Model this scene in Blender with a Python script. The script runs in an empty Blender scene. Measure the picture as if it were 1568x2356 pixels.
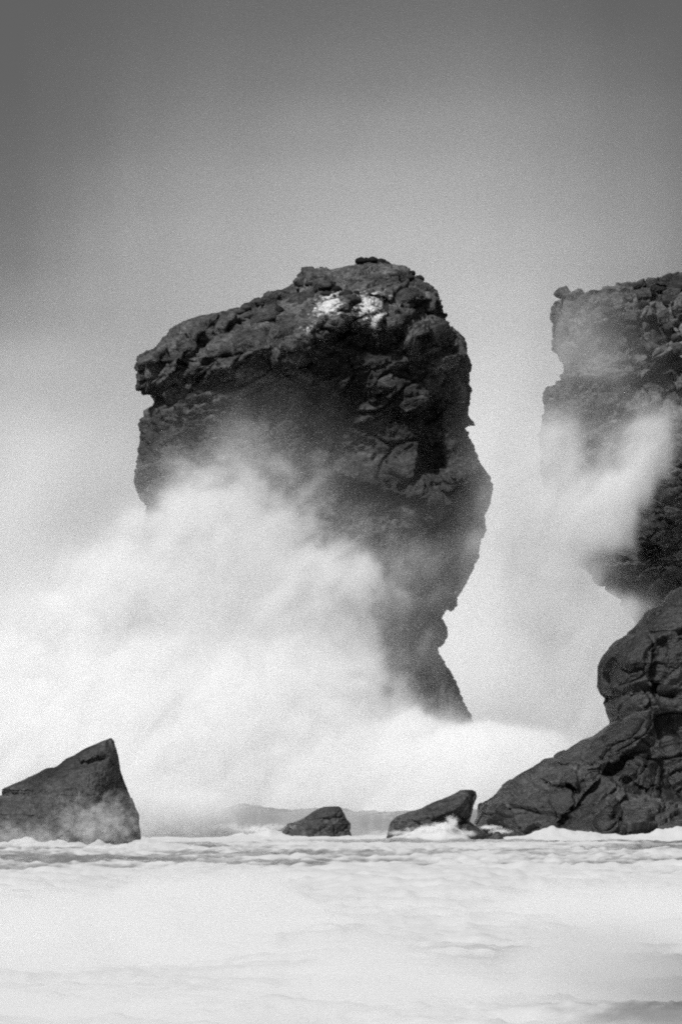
import bpy, math
import numpy as np
from mathutils import Vector, Matrix

# ------------------------------------------------------------------ camera, sky, sun, exposure
scene = bpy.context.scene
COL = scene.collection
LENS = 135.0
K = 36.0 / LENS / 2356.0          # tangent per unit of the 1568 x 2356 measuring grid
CAMZ = 3.2
HOR = 1857.0                      # grid row of the sea horizon
cam_data = bpy.data.cameras.new("camera")
cam_data.lens = LENS
cam_data.sensor_width = 36.0
cam_data.sensor_fit = 'AUTO'
cam_data.shift_y = (HOR - 1178.0) / 2356.0
cam_data.clip_start = 0.5
cam_data.clip_end = 30000.0
cam = bpy.data.objects.new("camera", cam_data)
cam.location = (0, 0, CAMZ)
cam.rotation_euler = (math.radians(90), 0, 0)
COL.objects.link(cam)
scene.camera = cam

SUN_EL = math.radians(53)
SUN_AZ = math.radians(212)        # compass: 0 = +Y (away from the camera), 180 = behind the camera
world = bpy.data.worlds.new("World")
scene.world = world
world.use_nodes = True
wn = world.node_tree.nodes
wl = world.node_tree.links
wn.clear()
sky = wn.new('ShaderNodeTexSky')
sky.sky_type = 'NISHITA'
sky.sun_disc = False
sky.sun_elevation = SUN_EL
sky.sun_rotation = SUN_AZ
sky.air_density = 1.0
sky.dust_density = 4.0
sky.ozone_density = 1.0
bw = wn.new('ShaderNodeRGBToBW')
bg = wn.new('ShaderNodeBackground')
bg.inputs['Strength'].default_value = 0.05
wo = wn.new('ShaderNodeOutputWorld')
wl.new(sky.outputs[0], bw.inputs[0])
wl.new(bw.outputs[0], bg.inputs['Color'])
wl.new(bg.outputs[0], wo.inputs['Surface'])

sun_data = bpy.data.lights.new("sun", 'SUN')
sun_data.energy = 4.4
sun_data.angle = math.radians(5)
sun_data.color = (1, 1, 1)
sun = bpy.data.objects.new("sun", sun_data)
sd = Vector((math.sin(SUN_AZ) * math.cos(SUN_EL), math.cos(SUN_AZ) * math.cos(SUN_EL), math.sin(SUN_EL)))
sun.rotation_euler = (-sd).to_track_quat('-Z', 'Y').to_euler()
sun.location = (0, 0, 200)
COL.objects.link(sun)

vs = scene.view_settings
vs.view_transform = 'Standard'
vs.look = 'None'
vs.exposure = -0.15
vs.gamma = 1.0
vs.use_curve_mapping = False
cy = scene.cycles
cy.use_denoising = False           # the photograph is grainy; the sampling grain stays
cy.max_bounces = 16
cy.diffuse_bounces = 3
cy.glossy_bounces = 2
cy.volume_bounces = 14
cy.transparent_max_bounces = 12
cy.volume_step_rate = 4.0
cy.pixel_filter_type = 'BLACKMAN_HARRIS'
cy.filter_width = 2.0               # the lens is a little soft
cy.use_adaptive_sampling = True
cy.adaptive_threshold = 0.015
cy.volume_max_steps = 128
cy.sample_clamp_indirect = 4.0


# ------------------------------------------------------------------ helpers
def at(px, py, Y):
    """a point of the place, from its grid column and row and its distance"""
    return Vector(((px - 784.0) * K * Y, Y, CAMZ + (HOR - py) * K * Y))


def tag(o, label=None, cat=None, group=None, kind=None):
    if label: o['label'] = label
    if cat: o['category'] = cat
    if group: o['group'] = group
    if kind: o['kind'] = kind
    return o


def empty(name, loc):
    o = bpy.data.objects.new(name, None)
    o.empty_display_size = 1.0
    o.location = loc
    COL.objects.link(o)
    return o


def link(name, me, mat=None, parent=None):
    o = bpy.data.objects.new(name, me)
    COL.objects.link(o)
    if mat is not None:
        me.materials.clear()
        me.materials.append(mat)
    if parent is not None:
        o.parent = parent
        o.matrix_parent_inverse = Matrix.Translation(-parent.location)
    return o


_rng = np.random.default_rng(7)
TAB = _rng.random((64, 64, 64)).astype(np.float32)


def vnoise(p, seed=0):
    """smooth value noise, p (N,3), result 0..1"""
    p = p + np.array([seed * 17.31, seed * 9.77, seed * 5.13], dtype=p.dtype)
    i = np.floor(p).astype(np.int32)
    f = (p - i).astype(np.float32)
    f = f * f * f * (f * (f * 6 - 15) + 10)
    i0 = i & 63
    i1 = (i + 1) & 63
    x0, y0, z0 = i0[:, 0], i0[:, 1], i0[:, 2]
    x1, y1, z1 = i1[:, 0], i1[:, 1], i1[:, 2]
    fx, fy, fz = f[:, 0], f[:, 1], f[:, 2]
    a = TAB[x0, y0, z0] * (1 - fx) + TAB[x1, y0, z0] * fx
    b = TAB[x0, y1, z0] * (1 - fx) + TAB[x1, y1, z0] * fx
    c = TAB[x0, y0, z1] * (1 - fx) + TAB[x1, y0, z1] * fx
    d = TAB[x0, y1, z1] * (1 - fx) + TAB[x1, y1, z1] * fx
    e = a * (1 - fy) + b * fy
    g = c * (1 - fy) + d * fy
    return e * (1 - fz) + g * fz


ROT = np.array([[0.0, 0.8, 0.6], [-0.8, 0.36, -0.48], [-0.6, -0.48, 0.64]], dtype=np.float32)


def fbm(p, octaves=4, seed=0, gain=0.5, ridged=False):
    p = p.astype(np.float32)
    s = np.zeros(len(p), np.float32)
    a, t = 1.0, 0.0
    for o in range(octaves):
        n = vnoise(p, seed + o * 3)
        if ridged:
            n = 1 - np.abs(2 * n - 1)
        s += a * n
        t += a
        a *= gain
        p = (p @ ROT) * 2.03
    return s / t


def hsh(i, s):
    h = (i[..., 0] * 73856093) ^ (i[..., 1] * 19349663) ^ (i[..., 2] * 83492791) ^ (s * 2654435)
    h = (h ^ (h >> 13)) * 1274126177
    h = h ^ (h >> 16)
    return (h & 0xFFFFFF).astype(np.float64) / float(0xFFFFFF)


def cells(p, seed=0, jitter=0.85):
    """jittered-grid cells: nearest, second nearest distance, cell index, offset from the centre"""
    b = np.floor(p).astype(np.int64)
    n = len(p)
    f1 = np.full(n, 9.0)
    f2 = np.full(n, 9.0)
    best = np.zeros((n, 3), np.int64)
    off = np.zeros((n, 3))
    for dx in (-1, 0, 1):
        for dy in (-1, 0, 1):
            for dz in (-1, 0, 1):
                c = b + np.array([dx, dy, dz])
                q = np.stack([c[:, k] + 0.5 + jitter * (hsh(c, seed + k) - 0.5) for k in range(3)], 1)
                v = p - q
                d = np.sqrt((v * v).sum(1))
                m = d < f1
                f2 = np.where(m, f1, np.minimum(f2, d))
                f1 = np.where(m, d, f1)
                best[m] = c[m]
                off[m] = v[m]
    return f1, f2, best, off


def rot_xyz(rx, ry, rz):
    return np.array(Matrix.Rotation(math.radians(rz), 3, 'Z') @ Matrix.Rotation(math.radians(ry), 3, 'Y')
                    @ Matrix.Rotation(math.radians(rx), 3, 'X'))


def sstep(a, b, x):
    t = np.clip((x - a) / (b - a), 0, 1)
    return t * t * (3 - 2 * t)


def block_relief(p, size, rot, seed, amp, tilt, crack, crack_w):
    """jointed rock: every joint-bounded block has its own height and tilt; the joints are cut in where they have opened"""
    q = (p @ rot) / np.array(size)
    big = max(size)
    w = np.stack([fbm(p * (0.9 / big), 3, seed + 50 + 7 * k) - 0.5 for k in range(3)], 1) * 1.1
    f1, f2, ids, off = cells(q + w, seed, 1.0)
    d = amp * (hsh(ids, seed + 11) - 0.5) * 2
    t = np.stack([hsh(ids, seed + 20 + k) - 0.5 for k in range(3)], 1) * 2
    d = d + tilt * (t * off).sum(1)
    open_ = sstep(0.42, 0.62, fbm(p * (0.55 / big), 3, seed + 80))
    d = d - crack * (0.15 + 0.85 * open_) * np.exp(-((f2 - f1) / crack_w) ** 2)
    return d, hsh(ids, seed + 31)


def grid_mesh(name, P, closed_u):
    """P (nv, nu, 3) to a quad mesh"""
    nv, nu, _ = P.shape
    j, i = np.meshgrid(np.arange(nv - 1), np.arange(nu if closed_u else nu - 1), indexing='ij')
    i2 = (i + 1) % nu
    q = np.stack([j * nu + i, j * nu + i2, (j + 1) * nu + i2, (j + 1) * nu + i], -1).reshape(-1, 4)
    me = bpy.data.meshes.new(name)
    me.vertices.add(nv * nu)
    me.vertices.foreach_set('co', P.astype(np.float32).ravel())
    me.loops.add(q.size)
    me.loops.foreach_set('vertex_index', q.astype(np.int32).ravel())
    me.polygons.add(len(q))
    me.polygons.foreach_set('loop_start', np.arange(0, q.size, 4, dtype=np.int32))
    me.update(calc_edges=True)
    return me


def normals(P, closed_u):
    if closed_u:
        du = np.roll(P, -1, 1) - np.roll(P, 1, 1)
    else:
        du = np.gradient(P, axis=1)
    dv = np.gradient(P, axis=0)
    n = np.cross(du, dv)
    return n / (np.linalg.norm(n, axis=2, keepdims=True) + 1e-9)


def add_attr(me, name, values):
    a = me.attributes.new(name, 'FLOAT', 'POINT')
    a.data.foreach_set('value', np.asarray(values, np.float32).ravel())


def shade_smooth(me, on=True):
    me.polygons.foreach_set('use_smooth', [on] * len(me.polygons))


# ------------------------------------------------------------------ materials (all grey: the photograph is black and white)
def rock_material(name, base, contrast=1.0, rough=0.62, bump=0.5, scale=1.0, pale_col=0.74):
    m = bpy.data.materials.new(name)
    m.use_nodes = True
    nt = m.node_tree
    N, L = nt.nodes, nt.links
    b = N['Principled BSDF']
    geo = N.new('ShaderNodeNewGeometry')
    mp = N.new('ShaderNodeMapping')
    mp.inputs['Scale'].default_value = (scale, scale, scale * 1.4)
    mp.inputs['Rotation'].default_value = (0.2, 0.5, 0.1)
    L.new(geo.outputs['Position'], mp.inputs['Vector'])

    def noise(sc, det, ro=0.6):
        n = N.new('ShaderNodeTexNoise')
        n.inputs['Scale'].default_value = sc
        n.inputs['Detail'].default_value = det
        n.inputs['Roughness'].default_value = ro
        L.new(mp.outputs[0], n.inputs['Vector'])
        return n

    def math_(op, a, c, cl=False):
        n = N.new('ShaderNodeMath')
        n.operation = op
        n.use_clamp = cl
        for k, v in enumerate((a, c)):
            if isinstance(v, (int, float)):
                n.inputs[k].default_value = v
            else:
                L.new(v, n.inputs[k])
        return n.outputs[0]

    n1 = noise(0.22, 5)
    n2 = noise(1.6, 7, 0.68)
    n3 = noise(6.0, 5, 0.7)
    ton = N.new('ShaderNodeAttribute')
    ton.attribute_name = 'tone'
    pal = N.new('ShaderNodeAttribute')
    pal.attribute_name = 'pale'
    mr = N.new('ShaderNodeMapRange')          # broad weathering
    mr.inputs[1].default_value = 0.33
    mr.inputs[2].default_value = 0.68
    mr.inputs[3].default_value = 1 - 0.45 * contrast
    mr.inputs[4].default_value = 1 + 0.55 * contrast
    L.new(n1.outputs[0], mr.inputs[0])
    mr2 = N.new('ShaderNodeMapRange')         # lichen and mineral flecks
    mr2.inputs[1].default_value = 0.36
    mr2.inputs[2].default_value = 0.66
    mr2.inputs[3].default_value = 1 - 0.5 * contrast
    mr2.inputs[4].default_value = 1 + 0.75 * contrast
    L.new(n2.outputs[0], mr2.inputs[0])
    v = math_('MULTIPLY', mr.outputs[0], mr2.outputs[0])
    v = math_('MULTIPLY', v, base)
    t = math_('MULTIPLY', ton.outputs['Fac'], 1.2)
    t = math_('ADD', t, 0.42)
    t = math_('MAXIMUM', t, 0.25)
    v = math_('MULTIPLY', v, t)
    # pale mineral / guano
    pm = math_('MULTIPLY', n2.outputs[0], 3.4)
    pm = math_('ADD', pm, pal.outputs['Fac'])
    pm = math_('SUBTRACT', pm, 2.15)
    pm = math_('MULTIPLY', pm, 2.0, True)
    pm = math_('MULTIPLY', pm, math_('GREATER_THAN', pal.outputs['Fac'], 0.02))
    mix = N.new('ShaderNodeMix')
    mix.data_type = 'FLOAT'
    L.new(pm, mix.inputs[0])
    L.new(v, mix.inputs[2])
    mix.inputs[3].default_value = pale_col
    comb = N.new('ShaderNodeCombineColor')
    for k in range(3):
        L.new(mix.outputs[0], comb.inputs[k])
    L.new(comb.outputs[0], b.inputs['Base Color'])
    b.inputs['Roughness'].default_value = rough
    b.inputs['Specular IOR Level'].default_value = 0.35
    bm = N.new('ShaderNodeBump')
    bm.inputs['Strength'].default_value = bump
    bm.inputs['Distance'].default_value = 0.35
    hh = math_('MULTIPLY', n3.outputs[0], 0.45)
    hh = math_('ADD', hh, n2.outputs[0])
    L.new(hh, bm.inputs['Height'])
    L.new(bm.outputs[0], b.inputs['Normal'])
    return m


M_STACK = rock_material('stack_rock', 0.066, 1.45, 0.5, 1.0)
M_CLIFF = rock_material('cliff_rock', 0.07, 1.3, 0.6, 0.9)
M_WET = rock_material('wet_rock', 0.033, 1.0, 0.4, 0.55, 1.2)
M_DARK = rock_material('dark_wet_rock', 0.02, 0.6, 0.42, 0.5, 1.0)
M_LEFT = rock_material('sea_rock', 0.045, 0.9, 0.5, 0.5, 1.6)

m = bpy.data.materials.new('turf')
m.use_nodes = True
_n = m.node_tree.nodes.new('ShaderNodeTexNoise')
_n.inputs['Scale'].default_value = 2.2
_r = m.node_tree.nodes.new('ShaderNodeValToRGB')
_r.color_ramp.elements[0].color = (.012, .012, .012, 1)
_r.color_ramp.elements[1].color = (.06, .06, .06, 1)
_r.color_ramp.elements[0].position = .35
_r.color_ramp.elements[1].position = .75
m.node_tree.links.new(_n.outputs[0], _r.inputs[0])
m.node_tree.links.new(_r.outputs[0], m.node_tree.nodes['Principled BSDF'].inputs['Base Color'])
m.node_tree.nodes['Principled BSDF'].inputs['Roughness'].default_value = 0.95
m.node_tree.nodes['Principled BSDF'].inputs['Specular IOR Level'].default_value = 0.1
M_TURF = m


def spray_material(name, density, aniso=0.0):
    m = bpy.data.materials.new(name)
    m.use_nodes = True
    nt = m.node_tree
    nt.nodes.clear()
    o = nt.nodes.new('ShaderNodeOutputMaterial')
    v = nt.nodes.new('ShaderNodeVolumePrincipled')
    v.inputs['Color'].default_value = (.998, .998, .998, 1)
    v.inputs['Density'].default_value = density
    v.inputs['Density Attribute'].default_value = 'density'
    v.inputs['Anisotropy'].default_value = aniso
    nt.links.new(v.outputs[0], o.inputs['Volume'])
    return m


# ------------------------------------------------------------------ rock builder
R1 = rot_xyz(8, -28, 12)
R2 = rot_xyz(-10, -40, -20)
R3 = rot_xyz(20, -15, 35)


def rock_mesh(name, left, right, Y, nz, nt, dmax, n_exp=2.6, dpow=0.6, lean=None, relief=None, layers=(), fine=0.25,
              pale=None, front_frac=0.78, seed=1, dback=None, dprof=None, strata=0.3, wet_shade_line=None):
    """a free-standing rock: at every height a closed cross-section between its left and right flank (grid units at
    distance Y), dmax metres deep to the front, then jointed into blocks and roughened along its normals"""
    s = K * Y
    left = np.array(left, float)
    right = np.array(right, float)
    y0 = max(left[0, 1], right[0, 1])
    y1 = min(left[-1, 1], right[-1, 1])
    fy = np.linspace(y0, y1, 4000)               # rows spaced by the length of the flanks, so that flat crests get enough of them
    gl = np.abs(np.gradient(np.interp(fy, left[:, 1], left[:, 0]), fy))
    gr = np.abs(np.gradient(np.interp(fy, right[:, 1], right[:, 0]), fy))
    cum = np.cumsum(np.clip(0.5 * (np.hypot(1, gl) + np.hypot(1, gr)), 1, 5))
    py = np.interp(np.linspace(cum[0], cum[-1], nz), cum, fy)
    Lx = np.interp(py, left[:, 1], left[:, 0])
    Rx = np.interp(py, right[:, 1], right[:, 0])
    c = (Lx + Rx) / 2
    w = np.maximum((Rx - Lx) / 2, 0.5)
    w[0] = 0.02
    nf = int(nt * front_frac)
    t = np.concatenate([np.linspace(math.pi, 2 * math.pi, nf, endpoint=False),
                        np.linspace(0, math.pi, nt - nf, endpoint=False)])
    ct, st = np.cos(t), np.sin(t)
    cx = np.sign(ct) * np.abs(ct) ** (2 / n_exp)
    sy = np.sign(st) * np.abs(st) ** (2 / n_exp)
    px = c[:, None] + w[:, None] * cx[None, :]
    df = dmax * (w / w.max()) ** dpow
    if dprof is not None:
        dp = np.array(dprof, float)
        df = df * np.interp(py, dp[:, 0], dp[:, 1])
    db = (dback if dback else dmax) * (w / w.max()) ** dpow
    yy = np.where(sy[None, :] < 0, sy[None, :] * df[:, None], sy[None, :] * db[:, None])
    if lean is not None:
        le = np.array(lean, float)
        yy = yy + np.interp(py, le[:, 0], le[:, 1])[:, None]
    PY = np.repeat(py[:, None], nt, 1)
    if relief is not None:
        fw = np.clip(-sy, 0, 1)[None, :] ** 1.0
        yy = yy - relief(px, PY) * fw
    P = np.stack([(px - 784) * s, Y + yy, CAMZ + (HOR - PY) * s], -1)
    nrm = -normals(P, True)
    ctr = P.mean(1, keepdims=True)
    if ((P - ctr) * nrm).sum(-1)[nz // 4: -nz // 4].mean() < 0:
        nrm = -nrm
    tone = np.zeros(nz * nt)
    worn_shade = np.zeros(nz * nt)
    if wet_shade_line is not None:                          # sea-smoothed below this line; overhang shade and wetness painted into the tone
        worn_shade = sstep(-60, 90, (PY - wet_shade_line(px)).ravel() + 160 * (fbm(P.reshape(-1, 3) * 0.12, 3, seed + 77) - 0.5))
    tw = 0
    flat = P.reshape(-1, 3)
    nf_ = nrm.reshape(-1, 3)
    disp = np.zeros(len(flat))
    for k, (size, rot, amp, tilt, crack, cw) in enumerate(layers):
        d, tn = block_relief(flat, size, rot, seed + 100 * k, amp, tilt, crack, cw)
        disp += d * (1 - 0.5 * worn_shade * (k > 0))
        tone += tn * amp
        tw += amp
    bed = (flat @ R1) * np.array([.10, .14, .8])
    disp += strata * (fbm(bed, 4, seed + 15, 0.55, True) - 0.55) * 2
    disp += fine * (fbm(flat * 1.1, 5, seed + 5, 0.6, True) - 0.55) * 2
    disp = (disp - disp.mean() - 0.1).reshape(nz, nt)
    disp *= 1 - 0.5 * np.clip(nrm[:, :, 2], 0, 1)
    disp *= 0.52 + 0.9 * np.clip(-sy, 0, 1)[None, :]      # flanks are worn back, the faces stand in bolder relief
    disp *= np.clip(w / (0.42 * w.max()), 0.3, 1)[:, None]
    disp[0] *= 0.2
    disp = disp.ravel()
    flat2 = flat + nf_ * disp[:, None]
    me = grid_mesh(name, flat2.reshape(P.shape), True)
    shade_smooth(me)
    add_attr(me, 'tone', tone / max(tw, 1e-6) * (1 - 0.5 * worn_shade) - 0.28 * worn_shade)  # tone lowered for painted shade under the overhang and for wet rock
    pl = np.zeros(nz * nt)
    if pale is not None:
        pl = pale(px.ravel(), PY.ravel()) * np.clip(-sy, 0, 1)[None, :].repeat(nz, 0).ravel()
    add_attr(me, 'pale', pl)
    return me


def bump(px, py, cx, cy, rx, ry, ang=0.0):
    a = math.radians(ang)
    dx, dy = px - cx, py - cy
    u = (dx * math.cos(a) + dy * math.sin(a)) / rx
    v = (-dx * math.sin(a) + dy * math.cos(a)) / ry
    return np.exp(-(u * u + v * v))


def groove(px, py, pts, width):
    """distance falloff to a polyline"""
    best = np.full(px.shape, 1e9)
    for (ax, ay), (bx, by) in zip(pts[:-1], pts[1:]):
        vx, vy = bx - ax, by - ay
        t = np.clip(((px - ax) * vx + (py - ay) * vy) / (vx * vx + vy * vy), 0, 1)
        best = np.minimum(best, np.hypot(px - ax - t * vx, py - ay - t * vy))
    return np.exp(-(best / width) ** 2)


def hit(ob, px, py):
    """where the line of sight through a grid point meets a rock already built"""
    o = ob.matrix_world.inverted() @ Vector((0, 0, CAMZ))
    d = (at(px, py, 100.0) - Vector((0, 0, CAMZ))).normalized()
    ok, loc, nor, _ = ob.ray_cast(o, d)
    return (ob.matrix_world @ loc, nor) if ok else (None, None)


def block_variants(n, seed, name):
    """angular joint blocks: hulls of a jittered box, edges broken and faces roughened"""
    import bmesh
    out = []
    rng = np.random.default_rng(seed)
    for k in range(n):
        bm = bmesh.new()
        for sx in (-1, 1):
            for sy_ in (-1, 1):
                for sz in (-1, 1):
                    for _ in range(3):
                        p = np.array([sx, sy_, sz]) * (0.38 + 0.62 * rng.random(3))
                        bm.verts.new(p)
        bmesh.ops.convex_hull(bm, input=bm.verts)
        for v in [v for v in bm.verts if not v.link_faces]:
            bm.verts.remove(v)
        bmesh.ops.subdivide_edges(bm, edges=bm.edges, cuts=3, use_grid_fill=True)
        co = np.array([v.co[:] for v in bm.verts])
        d = (fbm(co * 2.2, 4, seed + k, 0.6) - 0.5) * 0.55
        for v, dd in zip(bm.verts, d):
            v.co *= 1 + dd
        me = bpy.data.meshes.new(name)
        bm.to_mesh(me)
        bm.free()
        shade_smooth(me, k % 2 == 0)
        add_attr(me, 'tone', np.full(len(me.vertices), rng.random() * 0.7 + 0.15))
        add_attr(me, 'pale', np.zeros(len(me.vertices)))
        out.append(me)
    return out


def place_blocks(parent, tree, spots, variants, mat, rng, name='rock_block'):
    for me in variants:
        if not me.materials:
            me.materials.append(mat)
    n = 0
    for (px, py, rx, rz, sink) in spots:
        loc, nor = hit(tree, px, py)
        if loc is None:
            continue
        me = variants[int(rng.integers(len(variants)))]
        o = bpy.data.objects.new(name, me)
        s = K * loc.y
        o.scale = (rx * s, (rx + rz) * 0.5 * s, rz * s)
        o.rotation_euler = (rng.uniform(-.3, .3), rng.uniform(-.75, .1), rng.uniform(-.6, .6))
        o.location = loc + Vector((0, sink * s * rz, 0))
        COL.objects.link(o)
        o.parent = parent
        o.matrix_parent_inverse = Matrix.Translation(-parent.location)
        n += 1
    return n


def turf_mesh(name, cushions, seed):
    """springy cushions of turf: low domes with a ragged, tufted skin; cushions are (point, rx, ry, rz) in metres"""
    import bmesh
    V, F = [], []
    base = 0
    bm = bmesh.new()
    bmesh.ops.create_icosphere(bm, subdivisions=4, radius=1)
    co = np.array([v.co[:] for v in bm.verts])
    fa = np.array([[v.index for v in f.verts] for f in bm.faces])
    bm.free()
    for k, (p, rx, ry, rz) in enumerate(cushions):
        q = co * np.array([rx, ry, rz])
        w = q + np.array(p)
        d = 1 + 0.55 * (fbm(w * 0.9, 3, seed + k) - 0.5) + 0.5 * (fbm(w * 3.1, 3, seed + k + 9, 0.6) - 0.5)
        V.append(co * d[:, None] * np.array([rx, ry, rz]) + np.array(p))
        F.append(fa + base)
        base += len(co)
    V = np.concatenate(V)
    F = np.concatenate(F)
    me = bpy.data.meshes.new(name)
    me.from_pydata(V.tolist(), [], F.tolist())
    shade_smooth(me)
    return me


# ------------------------------------------------------------------ the sea
def sea_height(x, y):
    p = np.stack([x, y, np.zeros_like(x)], 1).astype(np.float32)
    h = 0.55 * (fbm(p * np.array([0.035, 0.09, 1], np.float32), 3, 3) - 0.5)
    chop = fbm(p * np.array([0.16, 0.34, 1], np.float32), 5, 9, 0.55, True) - 0.5
    h += (0.75 + 0.45 * sstep(150, 190, y) * sstep(330, 280, y)) * chop
    h += 0.22 * (fbm(p * np.array([0.9, 1.6, 1], np.float32), 4, 15, 0.6, True) - 0.5)
    # long swell rolling in behind the small rocks
    sw = np.exp(-((y - 396 + 3 * np.sin(x * 0.15)) / 4.5) ** 2)
    prof = (2.75 + 0.55 * np.exp(-((x + 9.6) / 2.4) ** 2)) * sstep(-17, -11, x)
    h += sw * np.clip(prof, 0, None) * (0.92 + 0.16 * fbm(p * np.array([.5, .25, 1], np.float32), 4, 25, 0.6, True))
    # foam heaped up along the foot of the ridge and of the wedge rock
    px = x / (K * 352) + 784
    heap = np.interp(px, [1120, 1200, 1270, 1330, 1400, 1480, 1560, 1750], [0, .35, 1.05, .85, .35, .5, 1.1, .9])
    rag = fbm(p * np.array([.55, .3, 1], np.float32), 4, 21, 0.6, True)
    h += np.exp(-((y - 354) / 6) ** 2) * heap * (0.5 + 0.9 * rag)
    h += 0.7 * np.exp(-((y - 263) / 5) ** 2) * np.clip((-9 - x) / 4, 0, 1) * rag
    h += np.exp(-((y - 338) / 3.0) ** 2) * (1.5 * np.exp(-((x - 9.2) / 1.6) ** 2) + 0.9 * np.exp(-((x - 6.6) / 2.2) ** 2)) * (0.35 + rag)
    h += np.exp(-((y - 377) / 3.5) ** 2) * 1.3 * np.exp(-((x + 7.4) / 2.6) ** 2) * rag ** 2
    # the broken wave in front
    h += 0.55 * sstep(60, 100, y) * sstep(240, 170, y) * (fbm(p * np.array([.14, .11, 1], np.float32), 4, 37, 0.5, True) - 0.45)
    h += 0.35 * np.exp(-((y - 135) / 22) ** 2) * (0.5 + fbm(p * np.array([.12, .05, 1], np.float32), 3, 31))
    far = np.clip((y - 600) / 800, 0, 1)
    return h * (1 - far)


NX, NY = 520, 760
yy = np.concatenate([30 * (520 / 30) ** np.linspace(0, 1, NY - 80), 520 * (14000 / 520) ** np.linspace(0, 1, 81)[1:]])
u = np.linspace(-1, 1, NX)
half = 784 * K * yy * 1.35 + 12
X = u[None, :] * half[:, None]
Yg = np.repeat(yy[:, None], NX, 1)
H = sea_height(X.ravel(), Yg.ravel()).reshape(X.shape)
sea_me = grid_mesh('sea', np.stack([X, Yg, H], -1), False)
shade_smooth(sea_me)
# how thickly foam covers the water: a property of the place, thick in the surf zone, thin on the swell
pq = np.stack([X.ravel(), Yg.ravel(), np.zeros(X.size)], 1).astype(np.float32)
foam = 0.60 + 1.3 * (fbm(pq * np.array([.05, .022, 1], np.float32), 3, 41) - 0.5)
yf, xf = Yg.ravel(), X.ravel()
foam += 0.30 * np.clip((160 + 190 * (fbm(pq * np.array([.09, .03, 1], np.float32), 3, 47) - 0.5) - yf) / 80, 0, 1)
foam -= 0.4 * sstep(2, 6, xf) * sstep(85, 65, yf)
foam -= 0.62 * np.exp(-((yf - 392) / 8) ** 2)
foam += 0.7 * np.exp(-((yf - 397.5 + 3 * np.sin(xf * 0.15)) / 1.2) ** 2) * np.exp(-((xf + 8) / 4) ** 2)
foam -= 0.5 * np.clip((yf - 430) / 40, 0, 1)
foam += 0.3 * np.exp(-((yf - 366) / 9) ** 2)
foam += 0.5 * sstep(0.35, 0.8, H.ravel()) * (yf < 381) * (1 - np.exp(-((xf - 2.5) / 3.5) ** 2) * (yf > 372))
foam += 0.35 * np.exp(-((yf - 352) / 10) ** 2)
add_attr(sea_me, 'foam', foam)

m = bpy.data.materials.new('surf_water')
m.use_nodes = True
N, L = m.node_tree.nodes, m.node_tree.links
b = N['Principled BSDF']
geo = N.new('ShaderNodeNewGeometry')
mp = N.new('ShaderNodeMapping')
mp.inputs['Scale'].default_value = (0.35, 0.16, 0.8)
L.new(geo.outputs['Position'], mp.inputs['Vector'])
na = N.new('ShaderNodeTexNoise')
na.inputs['Scale'].default_value = 1.0
na.inputs['Detail'].default_value = 8
na.inputs['Roughness'].default_value = 0.66
na.inputs['Distortion'].default_value = 0.8
L.new(mp.outputs[0], na.inputs['Vector'])
at_ = N.new('ShaderNodeAttribute')
at_.attribute_name = 'foam'
ad = N.new('ShaderNodeMath')
ad.operation = 'ADD'
L.new(na.outputs[0], ad.inputs[0])
L.new(at_.outputs['Fac'], ad.inputs[1])
mr = N.new('ShaderNodeMapRange')
mr.interpolation_type = 'SMOOTHSTEP'
mr.inputs[1].default_value = 0.86
mr.inputs[2].default_value = 1.22
L.new(ad.outputs[0], mr.inputs[0])
ramp = N.new('ShaderNodeMix')
ramp.data_type = 'RGBA'
L.new(mr.outputs[0], ramp.inputs[0])
ramp.inputs[6].default_value = (.22, .22, .22, 1)
ramp.inputs[7].default_value = (.55, .55, .55, 1)
L.new(ramp.outputs[2], b.inputs['Base Color'])
rr = N.new('ShaderNodeMapRange')
rr.inputs[3].default_value = 0.22
rr.inputs[4].default_value = 0.9
L.new(mr.outputs[0], rr.inputs[0])
L.new(rr.outputs[0], b.inputs['Roughness'])
bmp = N.new('ShaderNodeBump')
bmp.inputs['Strength'].default_value = 0.2
bmp.inputs['Distance'].default_value = 0.3
L.new(na.outputs[0], bmp.inputs['Height'])
L.new(bmp.outputs[0], b.inputs['Normal'])
sea = tag(link('sea', sea_me, m), 'foam streaked grey sea running in to the surf', 'sea', kind='structure')

# ------------------------------------------------------------------ the tall sea stack
ST_Y = 446
st_left = [(860, 588), (830, 597), (800, 612), (760, 624), (705, 628), (680, 634), (665, 650), (640, 662), (606, 672),
           (575, 700), (520, 730), (500, 741), (432, 748), (392, 765), (375, 792), (330, 835), (323, 850), (329, 888),
           (351, 922), (338, 946), (327, 974), (324, 1012), (316, 1057), (311, 1108), (324, 1141), (332, 1185),
           (345, 1250), (385, 1350), (440, 1450), (500, 1550), (520, 1700), (500, 1960)]
st_right = [(864, 588), (898, 604), (949, 620), (979, 648), (999, 671), (1020, 727), (1038, 755), (1066, 788),
            (1081, 844), (1075, 878), (1077, 928), (1066, 979), (1086, 1024), (1091, 1052), (1111, 1085), (1134, 1116),
            (1128, 1158), (1117, 1178), (1119, 1214), (1111, 1243), (1110, 1273), (1089, 1312), (1050, 1374),
            (1016, 1416), (1024, 1461), (1013, 1479), (1002, 1482), (1016, 1514), (1038, 1548), (1047, 1579),
            (1051, 1598), (1089, 1665), (1120, 1720), (1150, 1800), (1180, 1960)]
LEDGE = [(350, 905), (480, 920), (560, 895), (640, 880), (700, 868), (745, 830), (790, 790), (860, 785), (960, 812), (1085, 850)]


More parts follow.
